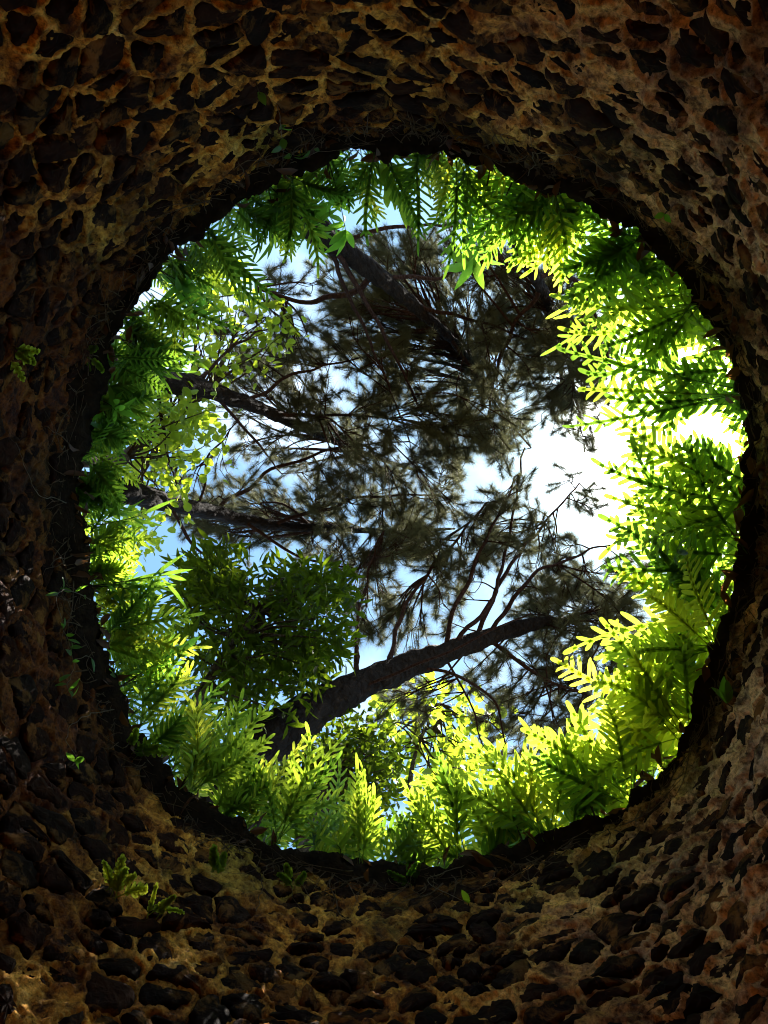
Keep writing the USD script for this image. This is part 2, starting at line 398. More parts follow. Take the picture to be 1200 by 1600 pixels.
rest = stone_meshes[len(vis):]
rel += 0.010 * np.clip((pts[..., 0] - 0.3) / 0.8, 0, 1) + (meshkit.fbm(pts.reshape(-1, 3) * 2.2, 3, 15).reshape(TH.shape) - 0.5) * 0.05   # more mortar smeared over the stones on one side, and in patches
rel *= np.clip((ZZ - 3.0) / 0.2, 0.25, 1)
inner = polar(TH, base - rel, ZZ)
outer = [polar(th, r_wall(th, H) + 0.42, np.full(NT, zz)) for zz in (H - 0.02, H - 1.0, 0.0)]
v = np.vstack([inner.reshape(-1, 3)] + outer + [inner[0]])
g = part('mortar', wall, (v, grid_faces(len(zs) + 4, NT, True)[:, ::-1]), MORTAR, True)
for n, (s, v, f) in enumerate(vis):
    part('stone', wall, (v, f), STONE[(n * 7 + n // 3) % 3], 50)
if rest:
    part('rubble_stones', wall, join([(v, f) for _, v, f in rest]), STONE[0], 50, kind='stuff')

# soil bank lying on the wall's top and hanging over its edge
NP = 26
prof = spline([(0.05, -0.36), (0.025, -0.27), (-0.02, -0.17), (-0.055, -0.09), (-0.035, 0.0), (0.05, 0.055), (0.2, 0.06), (0.46, 0.03), (0.6, -0.06)], NP)
TH2, I2 = np.meshgrid(np.linspace(0, 2 * np.pi, 900, endpoint=False), np.arange(NP))
off, zz = prof[I2, 0], prof[I2, 1]
low = meshkit.fbm(np.stack([np.cos(TH2) * 4, np.sin(TH2) * 4, TH2 * 0], -1).reshape(-1, 3), 4, 21).reshape(TH2.shape)
hang = 0.38 + 0.6 * np.exp(-((TH2 - 2.9) / 0.8) ** 2)          # the bank hangs lowest on the far left side
zz = np.where(zz < 0, zz * hang * (0.25 + 1.4 * low), zz)
q = polar(TH2, r_wall(TH2, H) + off, H + zz)
d = (meshkit.fbm(q.reshape(-1, 3) * 7, 5, 31).reshape(TH2.shape) - 0.5)
d2 = (meshkit.fbm(q.reshape(-1, 3) * 30, 4, 37).reshape(TH2.shape) - 0.5)
q = polar(TH2, r_wall(TH2, H) + off - d * 0.12 - d2 * 0.06, H + zz + d * 0.07 + d2 * 0.03)
soil = part('soil_bank', None, (q.reshape(-1, 3), grid_faces(NP, 900, True)[:, ::-1]), SOIL, True)
say(soil.GetPrim(), 'dark crumbly humus bank lying on top of the round wall and over its edge', None, None, 'structure')

# ground around the rim, to the horizon
tg = np.linspace(0, 2 * np.pi, 240, endpoint=False)
rows = []
for k, (dr, zz) in enumerate([(0.40, -0.05), (0.8, -0.03), (1.5, 0.0), (3, 0.02), (6, 0.0), (12, -0.1), (30, 0), (100, 0), (600, 0), (2500, 0)]):
    p = polar(tg, r_wall(tg, H) + dr, np.full(240, H + zz)); p[:, 2] += (meshkit.noise(p * [0.7, 0.7, 0], 4) - 0.5) * (0.25 if 3 < dr < 50 else 0.04)
    rows.append(p)
gr = part('ground', None, (np.vstack(rows), grid_faces(len(rows), 240, True)[:, ::-1]), GROUND, True)
say(gr.GetPrim(), 'brown leaf littered ground around the top of the shaft', None, None, 'structure')
rr = np.array([0.001, 0.4, 0.9, 1.4, 2.6])
p = np.vstack([polar(tg, np.full(240, r), np.full(240, 0.004)) for r in rr]); p[:, 2] += (meshkit.noise(p * [3, 3, 0], 8)) * 0.05
fl = part('floor', None, (p, grid_faces(5, 240, True)), FLOOR, True)
say(fl.GetPrim(), 'earth floor at the bottom of the round shaft', None, None, 'structure')

# rootlets hanging from the soil bank
rng = np.random.default_rng(5)
ms = []
for k in range(750):
    t0 = rng.uniform(0, 2 * np.pi); ln = rng.uniform(0.05, 0.30) * rng.uniform(0.4, 1)
    p = [np.array([t0, -0.03, -0.02 - rng.uniform(0, 0.16)])]
    dth, dr, dz = rng.normal(0, 0.5), rng.normal(-0.02, 0.18), -1
    for s in range(4):
        dth += rng.normal(0, 0.5); dr += rng.normal(0, 0.2)
        p.append(p[-1] + np.array([dth / RMEAN, dr, dz + rng.normal(0, 0.4)]) * ln / 4)
    p = np.array(p)
    w = polar(p[:, 0], r_wall(p[:, 0], H) + np.minimum(p[:, 1], 0.02), H + p[:, 2])
    ms.append(tube(spline(w, 9), np.linspace(0.0026, 0.0008, 9) * rng.uniform(0.6, 1.5), 4))
rt = part('hanging_rootlets', None, join(ms), ROOT)
say(rt.GetPrim(), 'tangle of thin dark rootlets hanging from the soil all round the rim', 'rootlets', None, 'stuff')
ms = []
for k in range(420):
    t0 = rng.uniform(0, 2 * np.pi); r0 = r_wall(t0, H) + rng.uniform(-0.085, 0.05); z0 = H + rng.uniform(-0.12, 0.06)
    c = polar(np.array([t0]), np.array([r0]), z0)[0]
    a, b = unit(rng.normal(size=3)), unit(rng.normal(size=3)); b = unit(b - (b @ a) * a); nn = np.cross(a, b)
    ln, wd = rng.uniform(0.03, 0.07), rng.uniform(0.012, 0.022)
    v = [c - a * ln]
    for s, w in ((-0.4, 0.9), (0.3, 0.9)):
        v += [c + a * ln * s + b * wd * w + nn * 0.01, c + a * ln * s, c + a * ln * s - b * wd * w + nn * 0.01]
    v.append(c + a * ln - nn * 0.012)
    ms.append((np.array(v), np.array([[0, 1, 2], [0, 2, 3], [1, 4, 5], [1, 5, 2], [2, 5, 6], [2, 6, 3], [4, 7, 5], [5, 7, 6]])))
lt = part('dry_leaf_litter', None, join(ms), LITTER, True)
say(lt.GetPrim(), 'reddish brown dry leaves caught in the soil of the rim', 'leaf litter', None, 'stuff')

# ------------------------------------------------------------------ ferns


def frond_mesh(rng, base, azim, elev, length, droop, lobe, npair, width=0.015, roll=0.0, stipe=0.22):
    """A deeply lobed frond: stalk, winged midrib, pairs of strap-like lobes and an end lobe."""
    K = 30
    s = np.linspace(0, 1, K)
    pitch = elev - droop * s ** 1.35
    az = azim + rng.normal(0, 0.35) * s ** 2
    T = np.stack([np.cos(pitch) * np.cos(az), np.cos(pitch) * np.sin(az), np.sin(pitch)], -1)
    C = np.vstack([[0, 0, 0], np.cumsum((T[1:] + T[:-1]) / 2, axis=0) / (K - 1)]) * length + base
    S = np.stack([-np.sin(az), np.cos(az), 0 * az], -1)
    N = np.cross(T, S)
    S, N = S * math.cos(roll) + N * math.sin(roll), N * math.cos(roll) - S * math.sin(roll)

    def at(x, A):
        x = np.clip(x, 0, 1) * (K - 1); i = np.minimum(x.astype(int), K - 2) if isinstance(x, np.ndarray) else min(int(x), K - 2)
        f = x - i
        return A[i] * (1 - f) + A[i + 1] * f
    ms = [tube(C[:int(K * 0.9)], np.linspace(0.0028, 0.0012, int(K * 0.9)), 3, caps=False)]
    # wing along the midrib
    i0 = int(stipe * K) + 1
    ww = 0.008 * np.sin(np.pi * np.clip((s[i0:] - stipe) / (1 - stipe), 0.12, 0.95)) ** 0.4 + 0.002
    wing = np.stack([C[i0:] + S[i0:] * ww[:, None], C[i0:], C[i0:] - S[i0:] * ww[:, None]], 1)
    ms.append((wing.reshape(-1, 3), grid_faces(len(ww), 3, False)))
    tt = np.array([0, 0.12, 0.4, 0.72, 0.92, 1.0]); wt = np.array([1.3, 0.85, 1.0, 0.93, 0.58, 0.03])
    for i in range(npair):
        u = (i + 0.5) / (npair + 0.5)
        for side in (-1, 1):
            x = stipe + (1 - stipe) * (u + side * 0.006 + rng.normal(0, 0.004)) * 0.96
            prof = min(1.0, 0.75 + 1.2 * u) * (1 - u * 0.9) ** 0.42
            ln = lobe * prof * rng.uniform(0.88, 1.1)
            if rng.random() < 0.02:
                ln *= 0.4
            c0, t0, s0, n0 = at(x, C), at(x, T), at(x, S) * side, at(x, N)
            al = math.radians(68 - 28 * u + rng.normal(0, 5))
            d = t0 * math.cos(al) + s0 * math.sin(al)
            e = t0 * math.sin(al) - s0 * math.cos(al)          # across the lobe, towards the tip
            curve = rng.uniform(0.04, 0.16); sag = rng.uniform(-0.02, 0.30); wv = rng.uniform(0, 6.28)
            w = width * (0.75 + 0.25 * prof) * rng.uniform(0.9, 1.1)
            ctr = c0 + tt[:, None] * ln * d + (tt[:, None] ** 2) * ln * (curve * e - sag * n0) + (np.sin(tt * 7 + wv) * 0.0025)[:, None] * n0
            up = (0.0035 * wt)[:, None] * n0
            v = np.stack([ctr + (w * wt)[:, None] * e + up, ctr, ctr - (w * wt)[:, None] * e + up], 1).reshape(-1, 3)
            f = grid_faces(6, 3, False)
            ms.append((v, f if side > 0 else f[:, ::-1]))
    c0, t0, s0, n0 = C[-1] - T[-1] * 0.02, T[-1], S[-1], N[-1]
    ln = lobe * rng.uniform(0.5, 0.8)
    ctr = c0 + tt[:, None] * ln * t0 - tt[:, None] ** 2 * ln * 0.15 * n0
    ms.append((np.stack([ctr + (width * wt)[:, None] * s0, ctr - n0 * 0.003, ctr - (width * wt)[:, None] * s0], 1).reshape(-1, 3), grid_faces(6, 3, False)))
    return join(ms)


CLOCK = ['twelve', 'half past twelve', 'one', 'half past one', 'two', 'half past two', 'three', 'half past three', 'four', 'half past four', 'five', 'half past five', 'six', 'half past six',
         'seven', 'half past seven', 'eight', 'half past eight', 'nine', 'half past nine', 'ten', 'half past ten', 'eleven', 'half past eleven']


def fern(rng, base, inward, n, length, lobe, elev, droop, mats, label, spread=1.0, group=None, name='fern', npair=(9, 13), width=0.0155):
    t = thing(name, label, 'fern', base, group)
    for k in range(n):
        az = inward + rng.normal(0, spread)
        L_ = length * rng.uniform(0.65, 1.15)
        e = rng.normal(elev, 0.22); dr = droop * rng.uniform(0.6, 1.4)
        v, f = frond_mesh(rng, base + np.append(rng.normal(0, 0.018, 2), rng.normal(0, 0.008)), az, e, L_, dr, lobe * rng.uniform(0.8, 1.15) * (L_ / length) ** 0.6,
                          int(rng.integers(*npair)), width * rng.uniform(0.85, 1.1), rng.normal(0, 0.3))
        dead = False
        mat = DEADFERN if dead else mats[rng.choice(len(mats), p=[0.6, 0.25, 0.15] if len(mats) == 3 else None)]
        rel_ = v - EYE; along = rel_ @ SUN
        if np.min(np.linalg.norm(rel_ - along[:, None] * SUN, axis=1)) < 0.028:     # the sun finds its way through here
            continue
        part('frond', t, (v, f), mat, True, label='withered brown frond' if dead else None)
    return t


rng = np.random.default_rng(23)
NF = 122
slots = {}
for k in range(NF):
    a = 2 * np.pi * (k + rng.uniform(-0.3, 0.3)) / NF
    p0 = polar(np.array([a]), r_wall(np.array([a]), H) , H)[0]
    q = pix(p0)
    clock = int(round(math.degrees(math.atan2(q[0] - 655, -(q[1] - 795))) / 15)) % 24
    slots.setdefault(clock, []).append((a, q))
WORDS = [('broad arching', 'hanging furthest out'), ('slender upright', 'standing back'), ('bushy', 'rooted lowest'), ('tall feathery', 'leaning over'),
         ('low spreading', 'flat on soil'), ('ragged', 'fronds splayed'), ('small', 'half hidden')]
for clock, items in sorted(slots.items()):
    for n, (a, q) in enumerate(items):
        wd = WORDS[n % len(WORDS)]
        dirx, diry = (q[0] - 655) / 540, (q[1] - 795) / 560
        rightness, botness = max(0, dirx), max(0, diry)
        # fronds are longer and hang more on the right, stand more upright at the bottom
        uneven = 0.66 + 0.75 * float(meshkit.fbm(np.array([[math.cos(a) * 3.2, math.sin(a) * 3.2, 2.0]]), 3, 61)[0])
        length = (0.38 + 0.18 * rightness + 0.09 * botness) * min(uneven, 1.12) * (1 + 0.45 * math.exp(-((math.degrees(math.atan2(diry, dirx)) + 16) / 12) ** 2)) * (1 - 0.22 * math.exp(-((math.degrees(math.atan2(diry, dirx)) - 40) / 18) ** 2)) * (1 - 0.30 * math.exp(-((abs(math.degrees(math.atan2(diry, dirx))) - 180) / 30) ** 2))
        elev = 1.10 - 0.35 * rightness + 0.05 * botness
        droop = 0.75 + 0.55 * rightness - 0.15 * botness
        lobe = 0.108 + 0.035 * rightness + 0.018 * botness
        wid = 0.0072 + 0.0042 * rightness + 0.0020 * botness
        off, zz = 0.02, 0.02
        if n % 7 == 0: off, zz, elev, length = -0.05, -0.03, elev - 0.35, length * 1.1
        if n % 7 == 1: off, zz, elev, droop = 0.13, 0.05, elev + 0.3, droop * 0.6
        if n % 7 == 3: length, elev = length * 1.15, elev + 0.15
        if n % 7 == 4: elev, length = elev - 0.25, length * 0.8
        if n % 7 == 6: length *= 0.65
        base = polar(np.array([a]), r_wall(np.array([a]), H) + off, H + zz)[0]
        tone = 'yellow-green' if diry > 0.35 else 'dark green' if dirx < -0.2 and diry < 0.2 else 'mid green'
        mats = [FERN[0], FERN[2], FERN[1]] if diry > 0.35 else [FERN[1], FERN[0], FERN[0]] if tone == 'dark green' or dirx > 0.55 else [FERN[1], FERN[0], FERN[2]]  # sunlit ferns get yellower leaves, shaded ones deeper: light painted into leaf colour
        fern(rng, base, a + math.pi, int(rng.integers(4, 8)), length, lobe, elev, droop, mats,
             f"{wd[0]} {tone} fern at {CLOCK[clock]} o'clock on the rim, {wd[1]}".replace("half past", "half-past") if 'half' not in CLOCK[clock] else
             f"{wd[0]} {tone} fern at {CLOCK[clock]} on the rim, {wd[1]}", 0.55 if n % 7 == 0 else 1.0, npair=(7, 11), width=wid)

# ------------------------------------------------------------------ pines


def tuft(rng, pos, axis, n, ln, w):
    """A brush of pine needles round the end of a shoot."""
    axis = unit(axis)
    d = unit(rng.normal(size=(n, 3)) * 0.62 + axis * 0.62)
    u = rng.random((n, 1)) ** 1.3
    start = pos - axis * u * 0.20
    L_ = ln * rng.uniform(0.6, 1.1, (n, 1)) * (1 - 0.25 * u)
    side = unit(np.cross(d, rng.normal(size=(n, 3)))) * w
    droop = np.array([0, 0, -1.0]) * L_ * 0.12
    v = np.stack([start - side, start + side, start + d * L_ + droop], 1).reshape(-1, 3)
    return v, np.arange(3 * n).reshape(n, 3)


def in_poly(poly, n, rng):
    pg = Polygon(poly); x0, y0, x1, y1 = pg.bounds; out = []
    import shapely
    while len(out) < n:
        q = rng.uniform((x0, y0), (x1, y1), (400, 2)); out += list(q[shapely.contains_xy(pg, q[:, 0], q[:, 1])])
    return np.array(out[:n])


def bough(path, r0, r1, n=24, sides=8, rough=0.25, seed=1):
    w = np.array([P(*p) for p in path]) if len(path[0]) == 3 and not isinstance(path[0], np.ndarray) else np.array(path)
    c = spline(w, n)
    return c, tube(c, np.linspace(r0, r1, n), sides, rough, seed)


def pine(name, label, trunk, tr0, tr1, boughs, regions, seed, mat=BARK, foot=True, taper=1.0):
    """trunk, boughs: lists of (pixel x, pixel y, metres above the eye) through which the wood runs; regions: where needle clusters hang."""
    rng = np.random.default_rng(seed)
    w = np.array([P(*p) for p in trunk])
    if foot:                                  # down to its root outside the wall
        low = w[0].copy(); out = unit(np.append(low[:2] - CEN, 0)); k = np.linalg.norm(low[:2] - CEN)
        need = max(k + 0.5, 2.75) if low[2] > H else k
        ground = np.append(CEN + out[:2] * need, H - 0.15)
        mid = (ground * 0.45 + low * 0.55) + out * 0.12
        w = np.vstack([ground, mid, w])
    t = thing(name, label, 'tree', w[0])
    c = spline(w, 150); n = len(c)
    rad = tr1 + (tr0 - tr1) * (1 - np.linspace(0, 1, n) ** taper); rad[:14] *= np.linspace(1.35, 1.0, 14)
    part('trunk', t, tube(c, rad, 24, 0.42, seed), mat, True)
    skel, skr = [c[40::2]], [rad[40::2]]
    for b, r0, r1 in boughs:
        p = np.array([P(*q) for q in b])
        i = np.argmin(np.linalg.norm(c - p[0], axis=1))
        if np.linalg.norm(c[i] - p[0]) < 1.2:
            p[0] = c[i]
        cc = spline(p, 26)
        cc[1:-1] += (meshkit.noise(cc[1:-1] * 3, seed)[:, None] - 0.5) * 0.08
        part('branch', t, tube(cc, np.linspace(r0, r1, 26), 8, 0.15, seed), REDBARK, True)
        skel.append(cc); skr.append(np.linspace(r0, r1, 26))
    sk = np.vstack(skel); kr = np.concatenate(skr)
    tree = cKDTree(sk)
    needles, twigs = [], []
    for poly, ncl, hlo, hhi, per, crad in regions:
        for (x, y) in in_poly(poly, ncl, rng):
            h = rng.uniform(hlo, hhi); ctr = P(x, y, h)
            dist, idx = tree.query(ctr, k=1)
            a = sk[idx]
            bend = (a + ctr) / 2 + rng.normal(0, 0.06, 3) * dist + np.array([0, 0, -0.10 * dist])
            cc = spline(np.array([a, bend, ctr]), 12)
            part('branch', t, tube(cc, np.linspace(min(0.008 + 0.010 * dist, kr[idx] * 0.8), 0.005, 12), 5), REDBARK, True)
            out = unit(ctr - a)
            for k in range(max(2, int(per * 0.68))):
                q = ctr + np.clip(rng.normal(0, crad, 3), -1.7 * crad, 1.7 * crad) * [1, 1, 0.7] + out * crad * 0.6
                j = cc[rng.integers(5, 12)]
                ax = unit(q - j + rng.normal(0, 0.1, 3))
                twigs.append(tube(spline(np.array([j, (j + q) / 2 + rng.normal(0, 0.04, 3), q]), 5), np.linspace(0.007, 0.0045, 5), 3, caps=False))
                needles.append(tuft(rng, q, ax, int(rng.integers(220, 300)), rng.uniform(0.12, 0.19), 0.0019))
    part('twigs', t, join(twigs), REDBARK, True, kind='stuff')
    part('crown', t, join(needles), NEEDLE)
    return t


pine('pine_tree', 'pine with the thick dark trunk leaning in from the lower left across the opening',
     [(390, 1180, 5.6), (470, 1120, 6.4), (550, 1078, 7.2), (640, 1040, 8.0), (740, 1004, 9.0), (830, 976, 10.0), (900, 968, 10.8), (970, 950, 11.6)], 0.185, 0.015,
     [([(600, 1052, 7.7), (625, 960, 8.6), (680, 880, 9.5), (760, 785, 10.4)], 0.030, 0.012),
      ([(680, 1022, 8.4), (735, 900, 9.2), (770, 820, 9.9), (812, 740, 10.6)], 0.030, 0.012),
      ([(690, 1020, 8.5), (770, 940, 9.2), (790, 860, 10.0), (820, 700, 11.0)], 0.032, 0.012),
      ([(740, 1006, 9.0), (800, 880, 10.0), (850, 820, 10.8), (905, 755, 11.4)], 0.030, 0.01),
      ([(560, 1072, 7.3), (556, 990, 8.2), (575, 900, 9.0), (600, 830, 9.6)], 0.022, 0.01),
      ([(760, 1000, 9.2), (830, 905, 10.0), (900, 870, 10.6), (960, 850, 11.0)], 0.03, 0.01),
      ([(760, 1000, 9.2), (850, 1060, 9.6), (930, 1090, 10.0)], 0.03, 0.01),
      ([(640, 1040, 8.0), (720, 1060, 8.2), (775, 1100, 8.4), (788, 1170, 8.2)], 0.02, 0.008),
      ([(690, 1022, 8.5), (730, 1090, 8.6), (762, 1175, 8.4)], 0.016, 0.006),
      ([(550, 1078, 7.2), (720, 1010, 7.6), (830, 958, 8.0)], 0.018, 0.007),
      ([(560, 1070, 7.3), (557, 1040, 7.5), (557, 1008, 7.65)], 0.035, 0.022)],
     [([(560, 1010), (540, 900), (620, 830), (700, 830), (680, 960), (640, 1010)], 32, 9.0, 11.0, 10, 0.16),
      ([(690, 830), (780, 770), (850, 760), (830, 860), (720, 960), (690, 1000)], 30, 9.6, 11.5, 9, 0.15),
      ([(880, 740), (930, 745), (930, 790), (880, 800)], 4, 11.0, 11.6, 8, 0.16),
      ([(800, 870), (870, 830), (920, 850), (930, 900), (860, 940), (800, 940)], 14, 10.2, 11.5, 8, 0.15),
      ([(830, 930), (940, 870), (1010, 890), (1010, 1000), (960, 1080), (860, 1080), (800, 1010)], 60, 9.6, 12.0, 11, 0.18),
      ([(720, 1040), (840, 1020), (930, 1080), (900, 1160), (800, 1160), (740, 1120)], 26, 9.0, 10.6, 9, 0.17),
      ([(610, 1080), (680, 1050), (700, 1150), (640, 1170)], 7, 8.4, 9.4, 7, 0.18)], 41, taper=2.0)
pine('pine_tree', 'pine whose trunk enters from the left edge below the middle, half way down',
     [(178, 766, 6.4), (240, 780, 7.3), (330, 800, 8.6), (420, 820, 9.8), (520, 826, 11.0), (620, 830, 12.2), (710, 826, 13.6)], 0.155, 0.02,
     [([(330, 800, 8.6), (420, 740, 9.5), (520, 700, 10.2), (640, 690, 11)], 0.03, 0.01),
      ([(260, 786, 7.6), (310, 860, 8.2), (400, 900, 9.0)], 0.022, 0.01),
      ([(380, 812, 9.2), (470, 870, 9.8), (560, 890, 10.5)], 0.026, 0.01),
      ([(300, 795, 8.2), (330, 720, 8.8), (370, 660, 9.4)], 0.018, 0.008),
      ([(420, 820, 9.8), (560, 780, 10.8), (690, 770, 11.6)], 0.03, 0.01)],
     [([(280, 800), (420, 760), (560, 770), (700, 690), (730, 720), (700, 800), (620, 880), (500, 900), (380, 860)], 92, 9.8, 12.4, 12, 0.18),
      ([(210, 740), (330, 700), (400, 760), (300, 800)], 8, 8.6, 10.0, 7, 0.2)], 42)
pine('pine_tree', 'pine whose reddish dark trunk enters at the upper left from behind the ferns',
     [(226, 588, 6.4), (300, 603, 7.4), (380, 628, 8.5), (450, 656, 9.6), (510, 684, 10.8), (590, 716, 12.2), (660, 738, 13.4)], 0.15, 0.02,
     [([(380, 628, 8.5), (470, 580, 9.3), (560, 560, 10.0)], 0.025, 0.01),
      ([(330, 612, 7.8), (400, 690, 8.8), (440, 740, 9.6)], 0.022, 0.008),
      ([(430, 648, 9.2), (560, 650, 10.4), (680, 660, 11.4)], 0.026, 0.01),
      ([(246, 592, 6.6), (248, 650, 7.0), (265, 710, 7.4), (285, 790, 8.0)], 0.022, 0.008),
      ([(300, 603, 7.4), (370, 540, 8.2), (440, 500, 9.0)], 0.02, 0.008)],
     [([(330, 590), (430, 540), (600, 600), (740, 660), (720, 720), (600, 730), (450, 740), (340, 700)], 74, 9.4, 12.6, 12, 0.18),
      ([(330, 540), (400, 480), (470, 520), (420, 580)], 8, 8.8, 10.4, 6, 0.2)], 43)
pine('pine_tree', 'pine with the broad black trunk slanting in from the top left of the opening',
     [(486, 345, 6.4), (530, 385, 7.1), (590, 430, 8.0), (650, 480, 9.2), (710, 535, 10.6), (760, 600, 12.0), (800, 660, 13.5)], 0.155, 0.03,
     [([(510, 366, 6.8), (560, 450, 7.8), (620, 560, 9.2), (655, 640, 10.4)], 0.032, 0.012),
      ([(500, 360, 6.7), (540, 450, 7.8), (590, 560, 9.2), (640, 690, 10.8)], 0.026, 0.01),
      ([(650, 480, 9.2), (740, 500, 9.9), (850, 540, 10.6)], 0.03, 0.01),
      ([(600, 440, 8.2), (700, 430, 9.0), (790, 430, 9.8)], 0.03, 0.01),
      ([(590, 430, 8.0), (540, 460, 8.3), (470, 470, 8.6), (400, 450, 8.8)], 0.04, 0.02),
      ([(560, 355, 6.9), (640, 352, 7.4), (720, 352, 8.0)], 0.025, 0.012),
      ([(700, 525, 10.4), (780, 640, 11.4), (830, 700, 12.0)], 0.03, 0.01)],
     [([(500, 430), (620, 360), (760, 400), (800, 540), (840, 660), (780, 740), (740, 680), (620, 610), (500, 540)], 135, 9.6, 13.0, 12, 0.18),
      ([(430, 430), (500, 430), (500, 540), (430, 560)], 10, 8.8, 10.4, 8, 0.2)], 44)
pine('pine_tree', 'pine with the densest darkest needles at the upper right, next to the bright sky',
     [(770, 262, 5.8), (800, 340, 7.0), (830, 420, 8.4), (860, 480, 9.8), (875, 560, 11.6), (880, 640, 13.2)], 0.15, 0.02,
     [([(835, 430, 8.6), (895, 435, 9.0), (935, 500, 9.6), (958, 590, 10.2)], 0.032, 0.012),
      ([(860, 480, 9.8), (900, 620, 10.8), (910, 680, 11.2)], 0.024, 0.008),
      ([(845, 450, 9.0), (780, 560, 10.0), (760, 660, 11.0)], 0.028, 0.01)],
     [([(760, 400), (860, 420), (945, 470), (955, 570), (930, 630), (870, 660), (820, 580), (780, 480)], 84, 9.4, 12.4, 11, 0.17),
      ([(885, 650), (925, 655), (925, 695), (890, 690)], 3, 11.2, 11.5, 8, 0.12),
      ([(690, 330), (790, 350), (800, 420), (720, 420)], 8, 9.0, 11.0, 7, 0.22)], 45)

# ------------------------------------------------------------------ broad-leaved trees behind


def leaves(rng, pts, out, ln, wd, round_=False):
    """Small curved leaves at pts, pointing roughly along out and hanging."""
    n = len(pts)
    a = unit(out * 0.55 + rng.normal(0, 0.6, (n, 3)) + [0, 0, -0.3])
    nn = unit(np.cross(a, rng.normal(size=(n, 3))) * 0.9 + [0, 0, 0.8]); b = unit(np.cross(nn, a)); nn = np.cross(a, b)
    L_ = ln * rng.uniform(0.6, 1.15, (n, 1)); W = wd * rng.uniform(0.75, 1.15, (n, 1))
    if round_:
        st = [(0.0, 0.02), (0.15, 0.75), (0.5, 1.0), (0.82, 0.78), (1.0, 0.05)]
    else:
        st = [(0.0, 0.05), (0.28, 0.85), (0.6, 0.9), (0.85, 0.45), (1.0, 0.03)]
    rows = []
    for s, w in st:
        c = pts + a * L_ * s - nn * L_ * 0.22 * s * s
        rows += [c + b * W * w + nn * W * w * 0.25, c, c - b * W * w + nn * W * w * 0.25]
    v = np.stack(rows, 1).reshape(-1, 3)
    g = grid_faces(5, 3, False)
    f = (np.arange(n)[:, None, None] * 15 + g[None]).reshape(-1, 3)
    return v, f


def broad(name, label, trunk, r0, r1, regions, mat, seed, ln, wd, round_=False, per=14, crad=0.3):
    rng = np.random.default_rng(seed)
    w = np.array([P(*p) for p in trunk])
    out = unit(np.append(w[0][:2] - CEN, 0))
    ground = np.append(CEN + out[:2] * max(np.linalg.norm(w[0][:2] - CEN) + 0.25, 2.7), H - 0.15)
    w = np.vstack([ground, w])
    t = thing(name, label, 'tree', w[0])
    c = spline(w, 40); part('trunk', t, tube(c, np.linspace(r0, r1, 40), 10, 0.15, seed), GREYBARK, True)
    tree = cKDTree(c[8:]); ms = []
    for poly, ncl, hlo, hhi in regions:
        for x, y in in_poly(poly, ncl, rng):
            ctr = P(x, y, rng.uniform(hlo, hhi)); dist, i = tree.query(ctr); a = c[8:][i]
            cc = spline(np.array([a, (a + ctr) / 2 + rng.normal(0, 0.08, 3) * dist - [0, 0, 0.08 * dist], ctr]), 10)
            part('branch', t, tube(cc, np.linspace(0.008 + 0.008 * dist, 0.004, 10), 5), GREYBARK, True)
            q = ctr + unit(rng.normal(size=(per, 3))) * crad * rng.random((per, 1)) ** 0.5 * [1, 1, 0.75]
            ms.append(leaves(rng, q, unit(q - ctr) * 0.7 + unit(ctr - a) * 0.4, ln, wd, round_))
    part('crown', t, join(ms), mat, True)
    return t


broad('broadleaf_tree', 'dark green bushy tree with long narrow leaves left of the thick leaning trunk',
      [(262, 1170, 4.9), (310, 1090, 5.4), (360, 1010, 5.9), (410, 950, 6.6)], 0.07, 0.02,
      [([(275, 930), (300, 870), (360, 862), (390, 900), (370, 960), (290, 980)], 30, 5.8, 7.4), ([(390, 900), (470, 890), (540, 905), (545, 960), (440, 970)], 26, 6.2, 7.6),
       ([(400, 960), (530, 970), (535, 1030), (505, 1080), (430, 1090), (395, 1030)], 34, 5.8, 7.2), ([(290, 980), (390, 960), (400, 1060), (430, 1120), (340, 1150), (305, 1080)], 30, 5.4, 6.8)], DARKLEAF, 51, 0.165, 0.020, False, 30, 0.21)
broad('broadleaf_tree', 'yellow-green tree with round leaves seen past the left trunks',
      [(150, 720, 6.2), (210, 700, 7.5), (290, 640, 9.0), (370, 560, 10.5)], 0.08, 0.02,
      [([(180, 640), (260, 600), (330, 620), (330, 720), (270, 790), (180, 760)], 40, 7.0, 9.0),
       ([(320, 430), (440, 420), (450, 520), (400, 600), (330, 590), (300, 500)], 28, 7.8, 10.2),
       ([(190, 780), (250, 800), (260, 900), (210, 880)], 9, 8.0, 10.0)], ROUND, 52, 0.105, 0.045, True, 18, 0.36)
broad('broadleaf_tree', 'bright yellow-green round-leaved tree beneath the leaning trunk at the bottom',
      [(660, 1345, 6.6), (640, 1240, 7.8), (655, 1160, 9.2), (690, 1100, 10.5)], 0.045, 0.012,
      [([(590, 1090), (640, 1070), (720, 1080), (790, 1120), (780, 1230), (660, 1240), (590, 1190)], 64, 9.0, 11.5)], ROUND, 53, 0.15, 0.066, True, 9, 0.32)
broad('broadleaf_tree', 'dense blackish green tree under the leaning trunk above the bottom ferns',
      [(470, 1345, 5.6), (500, 1270, 6.4), (520, 1200, 7.4), (540, 1160, 8.4)], 0.10, 0.03,
      [([(420, 1200), (500, 1135), (580, 1130), (615, 1180), (600, 1300), (520, 1330), (420, 1300)], 170, 6.8, 8.8)], DARKLEAF, 54, 0.12, 0.022, False, 20, 0.24)

# ------------------------------------------------------------------ small plants on the rim and the wall


